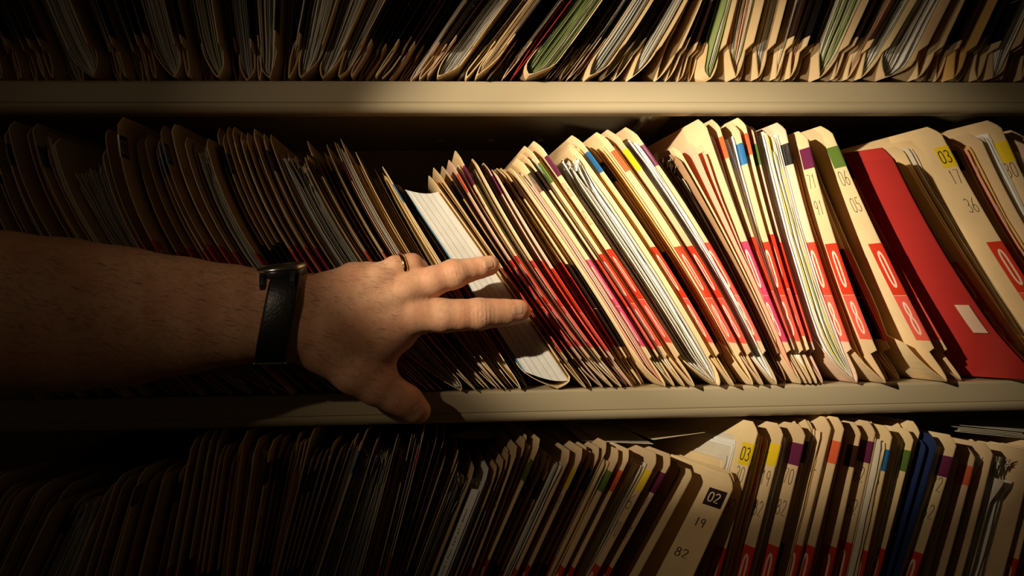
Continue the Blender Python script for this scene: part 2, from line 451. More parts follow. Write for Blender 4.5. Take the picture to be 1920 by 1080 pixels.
def white_book(row, u0, u1, label):
    """thick stack of white reports in a folder with thin blue covers"""
    it = folder(row, u0, u1, y0=-.002, htop=.985, papers='none', lab=None, tip=.55, hl=.10, label=label, desc='x', wave=0)
    root = it['root']; o = root.location; c = Cell(row, u0, u1, -.002, .985); w = c.width()
    def rnd(h):   # rounded bottom corner on the left, rising to the right
        return h
    for nm, f0, f1, mt, e in (('report_cover', .055, .085, 'blue_paper', .0045), ('report_block', .09, .90, 'white', .004), ('report_cover', .905, .93, 'manila_yellow', .006)):
        mb = MB(); n = 46 if nm == 'report_block' else 1
        for k in range(n):
            a = f0 + (f1-f0)*k/n; b = f0 + (f1-f0)*(k+1)/n - (.10*(f1-f0)/n if n > 1 else 0)
            if n > 1 and k % 9 == 8: b -= .25*(f1-f0)/n
            bot = .085 - .055*math.sin(min(1, a*1.4)*math.pi/2) + .03*max(0, a-.8)
            A, B = [], []; jj = U(0, .0007)
            for i in range(14):
                h = bot + (.93 - .02*math.sin(a*3) - bot)*i/13
                A.append([c.P(a, h, e+jj)-o, c.P(a, h, e+.215)-o]); B.append([c.P(b, h, e+jj)-o, c.P(b, h, e+.215)-o])
            mb.slab(A, B, mt)
        ob = mb.build(nm, root)
        ob['label'] = {'blue_paper': 'thin blue cover', 'white': 'block of white pages', 'manila_yellow': 'yellow back sheet'}[mt]
    return it

def binder(row, u0, u1, label, y0=-.020):
    """red plastic report cover, two flat boards and a spine fold"""
    c = Cell(row, u0, u1, y0, .985); o = c.P(.8, 0, .01)
    root = empty('plastic_binder', o, label, 'binder')
    hs = [.004+ .99*i/20 for i in range(21)]
    def tf(h, a): return .006*max(0, (h-.97)/.03)**2 + (-.010*max(0, 1-h/.22)**1.2 if a else 0)
    def tt(h): return .010*max(0, (h-.97)/.03)**2 - .010*max(0, 1-h/.22)**1.2
    def sp(t, s0): return s0 + (.10-s0)*min(1, max(0, t)/.11)
    for nm, s0, mt in (('back_board', .90, 'red_plastic'), ('paper_stack', .955, 'white'), ('front_board', .975, 'red_plastic')):
        mb = MB(); A, B = [], []
        for h in hs:
            ra, rb = [], []
            for q in (0, .012, .03, .06, .09, .12, .2, .27):
                base = tt(h) + (0 if nm == 'back_board' else (.012 if nm == 'paper_stack' else .004)); t = base + q
                ra.append(c.P(sp(q, s0)+(0 if nm == 'back_board' else .06), h, t)-o); rb.append(c.P(sp(q, s0)+(0 if nm == 'back_board' else .06), h, t, .0012 if mt != 'white' else .0003)-o)
            A.append(ra); B.append(rb)
        mb.slab(A, B, mt); mb.build(nm, root)
    mb = MB()
    S = lambda h, t: c.P(sp(t+.006, .90), h, t+tt(h), -.0006) - o
    hs2 = [.20, .24, .28, .32]
    A = [[S(h, .004), S(h, .016)] for h in hs2]; B = [[S(h, .004)+Vector((.0004,0,0)), S(h, .016)+Vector((.0004,0,0))] for h in hs2]
    mb.slab(A, B, 'manila_pink'); ob = mb.build('paper_label', root); ob['label'] = 'worn pale paper label'
    ITEMS[row].append(dict(root=root, row=row, u0=u0, u1=u1, w=c.width(), cover='red', papers='none', lab=None, sticker=None, hand=None, ragged=0, desc='x', label=label, stk=''))

# ------------------------------------------------------------ fill with generic folders
def auto(row, ua, ub, labels, style='mix', wmin=7, wmax=17, sp=.3, hp=.3, y=None, ht=None, dark=0.0):
    u = ua
    while u < ub - wmin*.8:
        big = R() < (.16 if style != 'thin' else .03)
        w = U(wmax*1.1, wmax*1.9) if big else U(wmin, wmax)
        if u + w > ub - wmin: w = ub - u
        pap = {'mix': random.choice(['few','few','warm','mixed','white','none']), 'thin': random.choice(['few','none','warm','few']), 'white': random.choice(['white','white','grey','mixed','few']),
               'warm': random.choice(['warm','few','warm','mixed']), 'grey': random.choice(['grey','white','few','brown'])}[style]
        if big: pap = random.choice(['white','mixed','white','green' if R() < .4 else 'grey'])
        lb = random.choice(labels) if labels else None
        st = random.choice(['black','black','purple','brown','green','yellow','blue','purple','orange']) if R() < sp*.6 else None
        hd = [random.choice(['05','06','82','19','71','91','30','78','26','62']), random.choice(['82','03','17','68','65','36','10'])] if R() < hp else None
        rec = R() < max(dark, .22); sp_ = sp*.6
        folder(row, u, u+w, cover=random.choice(['manila']*8 + ['manila_pink']*2), digits='08' if R() < .45 else '  ', papers=pap, lab=lb, sticker=st, hand=hd, stk_text=random.choice(['02','03','04','01']) if st else '',
               y0=(U(.012, .026) if rec else U(-.010, .008)) if y is None else y + U(-.005, .007) + (.014 if rec and y < .01 else 0), htop=(U(.92, 1.0) if ht is None else ht + U(-.015, .012)),
               ragged=.8 if big and R() < .6 else .15, pscale=1.25, gap=U(.3,.6) if w > 5 and R() < .25 else 0)
        u += w

# ---- middle shelf (u = bottom x pixel column)
# NB: mk2 first tuple field is xm, so u runs in the mid-height column
auto(2, -85, 74, ['red', None, 'red'], 'mix', 9, 20)
folder(2, 74, 100, papers='white', sticker='black', lab='red', ragged=.4)
folder(2, 100, 128, papers='grey', lab='red'); folder(2, 128, 146, papers='few', lab='red', hand=['06'])
folder(2, 146, 176, papers='warm', sticker='black', lab='red')
folder(2, 176, 208, papers='few', lab='red')
folder(2, 208, 276, papers='white', ragged=1.2, htop=.90, y0=-.004, label='thick bundle of dim grey papers leaning beside the dark 02 folder', desc='x')
folder(2, 276, 314, papers='none', sticker='black', stk_text='02', lab='red', y0=-.012, htop=1.0, label='wide manila folder with black 02 sticker, above the forearm at left', desc='x')
auto(2, 316, 445, ['red', 'red', 'rm', 'mag'], 'thin', 9, 17, sp=.6, hp=.4)
folder(2, 445, 484, papers='white', ragged=1.4, htop=.93, y0=-.004, label='grey paper bundle with curled tops above the black wristwatch', desc='x', lab='red')
auto(2, 484, 530, ['black'], 'thin', 9, 15, sp=.9, hp=0, y=.016)
auto(2, 530, 600, ['red','red','mag'], 'warm', 9, 15, sp=.3, y=-.002)
folder(2, 600, 612, papers='green', lab=None, y0=.004)
folder(2, 612, 672, papers='white', ragged=2.2, htop=.94, y0=-.006, label='thick stack of crumpled white papers just above the knuckles', desc='x')
folder(2, 672, 690, papers='yellow', lab='red', sticker='black', y0=-.006, htop=1.0, hand=['30'])
auto(2, 690, 738, ['brown', 'red'], 'thin', 8, 13, sp=.8, hp=.2, y=.012)
folder(2, 738, 752, papers='few', lab='mag', htop=1.0, hand=['30','06'], y0=-.004, cover='manila_pink')
folder(2, 752, 770, papers='yellow', lab='red', htop=.97, hand=['2'], y0=-.004)
auto(2, 770, 800, ['red','mag'], 'warm', 8, 12, sp=.3, hp=.4, y=-.002)
folder(2, 800, 817, papers='warm', sticker='blue', lab='red', y0=-.005, hand=['36'], htop=.98)
auto(2, 817, 832, ['red'], 'thin', 7, 9, y=.010)
white_book(2, 833, 911, 'thick block of bright white reports with blue edge, behind the two fingertips')
folder(2, 912, 924, papers='yellow', lab='red', y0=-.006, htop=1.0, cover='manila')
folder(2, 924, 938, papers='few', sticker='black', lab='red', y0=.004)
folder(2, 938, 951, papers='warm', sticker='orange', lab='red', y0=-.002, cover='manila_pink')
folder(2, 951, 966, papers='mixed', sticker='purple', lab='red', y0=-.004, htop=1.0, hand=['05'])
folder(2, 966, 990, papers='white', lab='red', ragged=.5, y0=-.004)
folder(2, 990, 1010, papers='few', lab='red', y0=.008, sticker='purple', cover='manila_pink')
auto(2, 1010, 1050, ['red'], 'warm', 9, 14, sp=.5, hp=.3, y=.001)
auto(2, 1050, 1074, ['brown','mag'], 'thin', 8, 11, sp=.5, hp=0, y=.020)
folder(2, 1074, 1096, papers='mixed', sticker='black', lab='mag', y0=-.004, ragged=.6)
folder(2, 1096, 1112, papers='green', sticker='brown', lab='red', y0=-.002)
folder(2, 1112, 1126, papers='mixed', sticker='green', lab='red', y0=-.004, htop=1.0)
folder(2, 1126, 1144, papers='yellow', sticker='purple', lab='red', hand=['06','82'], y0=-.010, htop=1.01, pscale=1.3, label='manila folder with 0 and 8 labels and purple sticker, just left of cluttered white stack', desc='x')
folder(2, 1147, 1212, papers='white', ragged=1.6, htop=.96, y0=-.008, tip=.72, hl=.15, label='thick folder stuffed with white papers, curled tops, centre right', desc='x')
folder(2, 1212, 1228, papers='yellow', lab='red', sticker='blue', y0=-.010, htop=1.0)
auto(2, 1228, 1262, ['red','brown'], 'thin', 8, 12, sp=.6, hp=0, y=.016)
folder(2, 1262, 1280, papers='warm', lab='red', y0=-.006, sticker='orange', htop=1.0)
folder(2, 1280, 1298, papers='yellow', lab='red', sticker='yellow', y0=-.008)
folder(2, 1298, 1334, papers='pure', lab='red', sticker='purple', y0=-.008, htop=1.0, hl=.16, label='folder of bright white papers with purple sticker, left of brown paper bundle', desc='x')
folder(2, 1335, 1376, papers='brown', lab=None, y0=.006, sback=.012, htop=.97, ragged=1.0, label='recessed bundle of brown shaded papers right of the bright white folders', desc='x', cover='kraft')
folder(2, 1378, 1404, papers='warm', lab='mag', y0=-.004, htop=1.0, cover='manila', pscale=1.6, label='wide manila folder standing open right of the brown paper bundle', desc='x')
folder(2, 1404, 1420, papers='pure', lab='red', sticker='orange', y0=-.004)
folder(2, 1420, 1440, papers='pure', lab='red', sticker='blue', y0=-.005, ragged=.8)
folder(2, 1440, 1452, papers='mixed', lab='red', sticker='orange', y0=-.004)
folder(2, 1452, 1466, papers='warm', lab='red', sticker='green', y0=-.002, cover='manila_pink')
auto(2, 1466, 1482, ['red'], 'thin', 7, 9, sp=.9, hp=0, y=.010)
folder(2, 1482, 1522, papers='mixed', lab='red', sticker='black', y0=-.006, htop=1.0, hl=.2, cover='manila_pink', label='thick folder with yellow and white sheets, black sticker, below the shelf edge', desc='x')
folder(2, 1522, 1552, papers='yellow', lab='red', sticker='purple', hand=['71','91'], y0=-.014, htop=.975, gap=.25, sback=.024, hl=.22, pscale=1.8, fill=.6, digits='08', tip=.85, label='golden yellow lined folder with handwritten 71 and labels 0 and 8', desc='x')
folder(2, 1552, 1570, papers='none', lab='mag', y0=.006, htop=.97, sticker='brown')
auto(2, 1570, 1606, ['brown','red'], 'thin', 9, 13, sp=.8, hp=.6, y=.012)
folder(2, 1606, 1641, papers='none', lab='red', sticker='green', hand=['06','05'], y0=-.012, htop=1.0, hl=.2, gap=.45, sback=.03, tip=.85, label='manila folder with green sticker, handwritten 05 and labels 0 and 8', desc='x')
folder(2, 1641, 1669, papers='none', lab='red', sticker='black', hand=['0','05'], y0=-.002, gap=.3, sback=.03, htop=.985, hl=.18, tip=.85, label='manila folder with black sticker standing against the red plastic binder', desc='x')
binder(2, 1671, 1742, 'glossy red plastic binder leaning among manila folders on the middle shelf')
folder(2, 1742, 1760, papers='few', lab='red', y0=.016, htop=.99, sticker=None, cover='manila')
folder(2, 1760, 1790, papers='white', lab='red', hand=['62','56'], y0=.006, gap=.3, sback=.03, htop=.97, label='battered folder with white label strip right of the red binder', desc='x')
folder(2, 1790, 1835, papers='grey', ragged=1.0, y0=.024, htop=.93, gap=.2)
folder(2, 1835, 1872, papers='few', lab='red', sticker='yellow', stk_text='03', hand=['17','36'], y0=-.008, gap=.45, sback=.035, htop=.99, label='manila folder with bright yellow 03 sticker and handwritten 17, upper right', desc='x')
folder(2, 1872, 1898, papers='none', lab='red', sticker='black', stk_text='02', hand=['03','36'], y0=.004, gap=.3, sback=.03, htop=1.03, label='tall manila folder with black 02 sticker right behind the yellow 03 sticker', desc='x')
folder(2, 1898, 1918, papers='few', lab='brown', sticker='purple', y0=.024)
folder(2, 1918, 1944, papers='warm', lab='red', y0=-.002)
folder(2, 1944, 1975, papers='white', lab='red', sticker='yellow', hand=['30'], y0=-.008, htop=1.0, gap=.3, sback=.03)
auto(2, 1975, 2095, ['red'], 'mix', 12, 24, sp=.9, hp=.6)

# ---- upper shelf
auto(1, -22, 145, ['black', None, 'brown'], 'mix', 10, 22, sp=0, hp=0)
folder(1, 145, 203, papers='white', y0=-.006, tip=.6, hl=.14, label='thick folder of grey papers on the upper shelf, far left', desc='x')
auto(1, 203, 300, ['black','brown'], 'thin', 10, 20, sp=0, hp=0)
folder(1, 300, 352, papers='white', y0=-.006, tip=.6, hl=.14, label='wide bottomed folder packed with pale papers, upper shelf left', desc='x')
auto(1, 352, 386, ['black'], 'thin', 9, 14, sp=0, hp=0)
folder(1, 386, 428, papers='green', y0=-.006, tip=.6, hl=.16, fill=.7, label='folder with squared bottom and greenish sheets, upper shelf left of centre', desc='x')
auto(1, 428, 552, ['black'], 'thin', 10, 18, sp=0, hp=0, dark=.4)
folder(1, 552, 590, papers='white', y0=-.006, ragged=.5)
folder(1, 590, 622, papers='white', y0=-.004)
folder(1, 622, 652, papers='grey', y0=-.008, ragged=.3, tip=.5)
auto(1, 652, 805, ['black','brown','black'], 'thin', 9, 17, sp=0, hp=0, dark=.3)
folder(1, 805, 848, papers='pure', y0=-.010, tip=.35, hl=.10, label='folder of bright white papers on the upper shelf where the light begins', desc='x', pscale=.9)
auto(1, 848, 880, ['brown'], 'warm', 8, 12, sp=0, hp=0)
folder(1, 880, 908, papers='warm', y0=-.014, lab='brown', cover='manila')
auto(1, 908, 946, ['brown'], 'warm', 8, 12, sp=0, hp=0)
folder(1, 946, 962, papers='none', cover='red_plastic', lab=None, y0=-.010, hl=.3, tip=.8, label='faded red folder corner beside the bulging upper shelf folder', desc='x')
folder(1, 962, 1022, papers='green', y0=-.016, tip=.4, hl=.07, ragged=.8, label='bulging folder with green and pink sheets hanging over upper shelf edge', desc='x')
auto(1, 1022, 1082, ['brown','black'], 'thin', 10, 17, sp=0, hp=0, y=.002)
folder(1, 1082, 1122, papers='white', y0=-.012, tip=.4, ragged=.5, label='thick folder of white papers with torn bottom on upper shelf', desc='x')
folder(1, 1122, 1140, papers='few', y0=-.002, lab='brown'); folder(1, 1140, 1158, papers='few', y0=0, lab='brown')
folder(1, 1158, 1196, papers='white', y0=-.008, tip=.55, hl=.25, label='folder with tall notch and bluish papers left of upper shelf gap', desc='x')
folder(1, 1218, 1248, papers='none', y0=.002, cover='manila', lab=None, hl=.16); folder(1, 1248, 1262, papers='none', y0=.004, lab='brown')
auto(1, 1262, 1310, ['brown'], 'thin', 10, 14, sp=0, hp=0, y=.0)
folder(1, 1310, 1338, papers='mixed', y0=-.004, lab=None)
folder(1, 1338, 1382, papers='mixed', y0=-.010, tip=.7, hl=.3, label='wide manila folder with yellow sheets right of the upper shelf gap', desc='x')
auto(1, 1382, 1400, [None], 'thin', 9, 12, sp=0, hp=0)
folder(1, 1400, 1424, papers='white', y0=-.008, tip=.5, hl=.2)
auto(1, 1424, 1510, ['brown','black'], 'warm', 12, 18, sp=0, hp=0, y=-.004)
folder(1, 1510, 1550, papers='green', y0=-.008, tip=.4, hl=.2, label='folder with pale green sheets on the upper shelf, right half', desc='x')
auto(1, 1550, 1590, ['brown'], 'warm', 10, 15, sp=0, hp=0)
folder(1, 1590, 1622, papers='white', y0=-.008, ragged=.4, hl=.25, tip=.4)
folder(1, 1622, 1690, papers='white', y0=-.010, ragged=.6, hl=.12, tip=.35, label='fat folder of silvery papers with low wide base, upper shelf right', desc='x', pscale=.9)
folder(1, 1690, 1726, papers='warm', y0=-.008, hl=.25, tip=.5)
auto(1, 1726, 1765, ['brown','black'], 'thin', 9, 14, sp=0, hp=0, y=.002)
folder(1, 1765, 1786, papers='warm', y0=-.008, cover='manila_yellow')
auto(1, 1786, 1830, ['black'], 'thin', 10, 15, sp=0, hp=0, y=.0)
folder(1, 1830, 1862, papers='pure', y0=-.010, hl=.2, tip=.45, label='folder of white papers near the right end of the upper shelf', desc='x')
auto(1, 1862, 1950, ['black','brown', None], 'mix', 10, 18, sp=0, hp=0)

# ---- lower shelf
auto(3, -8, 150, ['red','black'], 'mix', 10, 20, sp=.5, hp=.1)
folder(3, 150, 212, papers='white', ragged=1.3, htop=.95, label='thick dim stack of papers on the lower shelf, far left', desc='x')
auto(3, 212, 372, ['red','brown'], 'mix', 10, 18, sp=.5, hp=.1)
folder(3, 372, 388, papers='yellow', htop=1.0, y0=-.004)
auto(3, 388, 446, ['red','brown'], 'thin', 9, 14, sp=.8, hp=0)
folder(3, 446, 466, papers='yellow', htop=1.0, y0=-.006, cover='manila_yellow'); folder(3, 466, 490, papers='green', ragged=1.0, htop=.97)
folder(3, 490, 522, papers='few', cover='manila_yellow', sticker='brown', hand=['30','82'], htop=.97, y0=-.010, ragged=1, label='orange manila folder with brown sticker and dim handwriting, lower left', desc='x')
auto(3, 522, 556, ['red','brown'], 'thin', 9, 14, sp=.5, hp=0, y=.01)
folder(3, 556, 592, papers='warm', ragged=.8, htop=1.0, y0=-.006)
auto(3, 592, 668, ['red','brown'], 'mix', 10, 16, sp=.7, hp=.1)
folder(3, 668, 690, papers='few', sticker='blue', y0=-.006, htop=1.0)
folder(3, 690, 715, papers='green', ragged=1.0, htop=.96, y0=-.002); folder(3, 715, 752, papers='white', ragged=1.4, htop=.96, y0=-.006, label='loose grey papers with curled tops below the thumb', desc='x')
folder(3, 752, 778, papers='warm', sticker='brown', ragged=.6, htop=.96, lab='red')
folder(3, 778, 798, papers='few', sticker='orange', htop=1.03, y0=-.010, cover='manila', lab='red', label='tall folder with orange sticker directly under the thumb tip', desc='x')
auto(3, 798, 868, ['red','brown'], 'thin', 10, 17, sp=.5, hp=0, y=.004)
folder(3, 868, 898, papers='grey', ragged=1.6, htop=.96, y0=-.006, lab=None)
fax = folder(3, 898, 924, papers='white', ragged=1.8, htop=.96, y0=-.010, cover='white', lab=None, label='white printed sheet folder bearing a fax number, lower shelf centre', desc='x')
folder(3, 926, 946, papers='few', cover='manila', sticker='yellow', hand=['30','68'], htop=.93, y0=-.008)
auto(3, 946, 1000, ['red'], 'warm', 9, 13, sp=.2, hp=.3, y=-.004)
folder(3, 1000, 1014, papers='few', htop=1.04, sticker='green', y0=-.006, lab='red')
auto(3, 1014, 1055, ['red','brown'], 'thin', 8, 12, sp=.8, hp=0, y=.010)
folder(3, 1055, 1078, papers='white', y0=-.004, ragged=.8, lab='red'); folder(3, 1078, 1098, papers='yellow', sticker='yellow', y0=-.006, hand=['68'], lab='red')
auto(3, 1098, 1150, ['red','brown'], 'thin', 8, 12, sp=.9, hp=.1, y=.008)
folder(3, 1150, 1168, papers='yellow', sticker='green', y0=-.006, lab='red'); folder(3, 1168, 1184, papers='white', sticker='orange', y0=-.006, lab='red')
folder(3, 1184, 1200, papers='few', sticker='brown', y0=.010, lab='red')
folder(3, 1200, 1232, papers='few', sticker='yellow', hand=['6','10'], y0=-.010, lab='red', label='manila folder with yellow edge and purple smudge left of the tilted 02 folder', desc='x')
folder(3, 1232, 1256, papers='few', sticker='purple', hand=['7','31'], y0=-.008, lab='red')
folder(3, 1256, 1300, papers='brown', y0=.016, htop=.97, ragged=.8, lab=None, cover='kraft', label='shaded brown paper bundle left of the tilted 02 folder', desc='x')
big02 = folder(3, 1302, 1366, papers='none', y0=-.012, htop=1.0, lab=None, sback=.004, wave=0, label='broad pale folder with black 02 sticker and handwritten 19 and 82', desc='x')
folder(3, 1370, 1412, papers='few', sback=.026, gap=.3, sticker='yellow', stk_text='03', hand=['30','82'], y0=-.008, htop=1.0, lab='red', fill=.6, label='manila folder with yellow 03 sticker and red label, lower shelf right', desc='x')
folder(3, 1412, 1432, papers='none', sticker='brown', hand=['26','62'], y0=.008, lab='brown', htop=.95)
folder(3, 1432, 1462, papers='warm', sticker='yellow', hand=['19','82'], y0=-.006, lab='red', htop=.985, label='folder with golden sticker and handwritten 19 over 82, lower shelf right', desc='x')
folder(3, 1462, 1497, papers='white', sticker='purple', hand=['70','82'], y0=-.008, lab='red', label='white filled folder with purple sticker and handwritten 70 over 82', desc='x')
folder(3, 1497, 1516, papers='none', sticker='brown', hand=['17','15'], y0=.010, lab='brown'); folder(3, 1516, 1532, papers='none', sticker='black', hand=['36','3'], y0=.006, lab='brown')
folder(3, 1532, 1552, papers='yellow', y0=-.006, htop=1.01, lab='red', hand=['-'], )
folder(3, 1552, 1568, papers='few', sticker='orange', htop=1.01, y0=-.010, lab='red', label='tall folder with red sticker reaching the shelf above, lower right', desc='x')
auto(3, 1568, 1594, ['brown'], 'thin', 10, 13, sp=.9, hp=.5, y=.014)
folder(3, 1594, 1610, papers='warm', y0=-.004, sticker='brown', lab='red')
folder(3, 1610, 1638, papers='pure', sticker='purple', hand=['62','62'], y0=.000, lab='red', ragged=.8, label='manila folder with purple sticker left of a blue sticker, lower right', desc='x')
folder(3, 1638, 1657, papers='few', sticker='blue', hand=['8','2'], y0=-.012, lab='red', label='manila folder with bright blue sticker on the lower shelf', desc='x')
auto(3, 1657, 1694, ['brown'], 'thin', 9, 13, sp=.2, hp=0, y=.014)
folder(3, 1694, 1708, papers='few', sticker='green', y0=-.006, lab='red'); auto(3, 1708, 1722, ['brown'], 'thin', 7, 9, y=.01)
folder(3, 1722, 1734, papers='few', y0=.006, lab='red', htop=1.01)
folder(3, 1734, 1752, papers='none', cover='blue_plastic', y0=-.007, sback=.0, lab=None, label='dark blue plastic folder between manila folders, lower right', desc='x')
folder(3, 1752, 1782, papers='pure', sticker='purple', hand=['72','62'], y0=-.008, lab='red', label='manila folder with purple sticker right of the dark blue folder', desc='x')
auto(3, 1782, 1808, ['brown'], 'thin', 9, 12, sp=.5, y=.012)
folder(3, 1808, 1830, papers='few', y0=-.002, htop=.97, sticker='orange')
folder(3, 1830, 1864, papers='green', ragged=2.0, y0=.002, htop=.99, label='crumpled green and white papers near the lower right corner', desc='x')
folder(3, 1864, 1926, papers='white', ragged=2.0, y0=-.006, htop=.98, label='thick wavy bundle of grey papers in the lower right corner', desc='x')
folder(3, 1926, 1946, papers='few', y0=-.004, lab='red', hand=['2','61'])
auto(3, 1946, 1978, ['red'], 'mix', 12, 20)

# wide 02 folder: big sticker and writing on the broad left face
def face_marks(row, u0, u1, y0, htop, root):
    c = Cell(row, u0, u1, y0, htop); w = c.width(); o = root.location
    A, B = [], []
    hs = [.33, .45, .58, .70, .80, .88, .93, .955, .975, .99]
    def e(h): return -.004 + .016*max(0, (h-.93)/.06)**1.6
    for h in hs:
        A.append([c.P(.84, h, e(h)-.008)-o, c.P(.48, h, .028)-o, c.P(.12, h, .06)-o]); B.append([c.P(.84, h, e(h)-.008, .0008)-o, c.P(.48, h, .028, .0008)-o, c.P(.12, h, .06, .0008)-o])
    mb = MB(); mb.slab(A, B, 'manila'); ob = mb.build('front_flap', root); ob['label'] = 'broad pale flap'
    def S(lift):
        def f(h, t):
            k = (t+.006)/.036; k = max(0, min(1, k)); return c.P(.84-.36*k, h, (e(h)-.008)*(1-k)+.028*k, -lift) - o
        return f
    mb = MB(); hh = [.845, .865, .89, .915]
    A = [[S(.0004)(h, -.004), S(.0004)(h, .012)] for h in hh]; B = [[S(.0001)(h, -.004), S(.0001)(h, .012)] for h in hh]
    mb.slab(A, B, 'label_black'); strokes(mb, '02', S(.0006), .862, .900, -.001, .010, .0005, 'print_pale'); ob = mb.build('year_sticker', root); ob['label'] = 'black 02 sticker'
    mb = MB(); strokes(mb, '19', S(.0003), .755, .79, .002, .012, .0004, 'ink'); strokes(mb, '82', S(.0003), .62, .655, .004, .016, .0004, 'ink'); mb.build('handwriting', root)
face_marks(3, 1302, 1366, -.012, 1.0, big02['root'])

# printed line on the white sheet
def text_on(root, txt, S, h0, h1, t0, t1, m):
    cu = bpy.data.curves.new('printed_text', 'FONT'); cu.body = txt; cu.size = 1
    to = bpy.data.objects.new('tmp_text', cu); col.objects.link(to)
    dg = bpy.context.evaluated_depsgraph_get(); me = to.evaluated_get(dg).to_mesh()
    xs = [v.co.x for v in me.vertices]; ys = [v.co.y for v in me.vertices]; x0, x1 = min(xs), max(xs); ya, yb = min(ys), max(ys)
    mb = MB(); mi = mb.mi(m)
    for v in me.vertices:
        a = (v.co.x-x0)/(x1-x0); b = (v.co.y-ya)/(yb-ya)
        mb.v.append(S(h0+(h1-h0)*a, t1+(t0-t1)*b))
    for p in me.polygons: mb.face(tuple(p.vertices), mi)
    to.evaluated_get(dg).to_mesh_clear(); bpy.data.objects.remove(to)
    return mb.build('printed_text', root)
cf = Cell(3, 898, 924, -.010, .96); of = fax['root'].location
def SF(h, t, lift=0.0): return cf.P(.25 + .5*(.018-t)/.018, h, t*.35-.004, -lift) - of
mb = MB(); hs = [.35+.57*i/10 for i in range(11)]
mb.slab([[SF(h, 0), SF(h, .018)] for h in hs], [[SF(h, 0, -.0005), SF(h, .018, -.0005)] for h in hs], 'white'); ob = mb.build('letterhead_sheet', fax['root']); ob['label'] = 'white letterhead sheet'
text_on(fax['root'], '23464 \u2022 757-671-8400 \u2022 Fax: 757-671-8907', lambda h, t: SF(h, t, .0003), .36, .84, .010, .006, 'ink')

# loose papers lying on the tops of the lower files
def loose(pts, mt, label, y, z, name='loose_paper', lines=0, n=1):
    P = [at(px, py, yy) for px, py, yy in pts]
    o = sum(P, Vector((0,0,0)))/len(P); mb = MB()
    for k in range(n):
        d = Vector((0,0,.0012*k)); jx = Vector((U(-.004,.004)*(k > 0), U(-.003,.003)*(k > 0), 0))
        G = []
        for i in range(7):
            r_ = []
            for j in range(7):
                a, b = i/6, j/6
                p = (P[0].lerp(P[1], a)).lerp(P[3].lerp(P[2], a), b) + d + jx
                p.z += .0015*math.sin(a*5+k)*math.sin(b*4)
                r_.append(p-o)
            G.append(r_)
        mb.slab(G, [[q + Vector((0,0,-.0004)) for q in r_] for r_ in G], mt)
    ob = mb.build(name, origin=o) if False else None
    me = bpy.data.meshes.new(name); me.from_pydata([tuple(v) for v in mb.v], [], mb.f)
    for mm in mb.mats: me.materials.append(MATS[mm])
    ob = bpy.data.objects.new(name, me); col.objects.link(ob); ob.location = o
    ob['label'] = label; ob['category'] = 'paper'
    if lines:
        lb = MB()
        for q in range(lines):
            a0, a1 = .25+.1*(q % 2), .55+.1*R(); b = .25+.12*q
            def S_(h, t):
                p = (P[0].lerp(P[1], h)).lerp(P[3].lerp(P[2], h), t); p.z += .0015*math.sin(h*5)*math.sin(t*4) + .0004; return p-o
            k = 14
            for i in range(k):
                h0_ = a0+(a1-a0)*i/k; h1_ = a0+(a1-a0)*(i+.8)/k; w_ = .02*(.6+.8*R())
                lb.quad(S_(h0_, b), S_(h1_, b), S_(h1_, b+w_), S_(h0_, b+w_), 'ink')
        lb.build('handwriting', ob)
    return ob
loose([(1090,826,.05),(1225,832,.035),(1140,782,.20),(1040,782,.20)], 'offwhite', 'pale sheet lying on the lower files under the shelf edge, left one', 0, 0)
loose([(1225,824,.04),(1322,810,.035),(1205,784,.18),(1120,784,.20)], 'cream', 'cream sheet with faint handwriting lying behind the yellow 03 sticker', 0, 0, lines=4)
loose([(1790,808,.035),(1925,822,.03),(1960,786,.17),(1800,790,.17)], 'offwhite', 'stack of loose papers lying atop the files, lower right corner', 0, 0, n=6)
loose([(845,818,.09),(912,822,.09),(985,800,.2),(900,800,.2)], 'offwhite', 'small pale sheet lying back under the shelf beside the thumb', 0, 0)

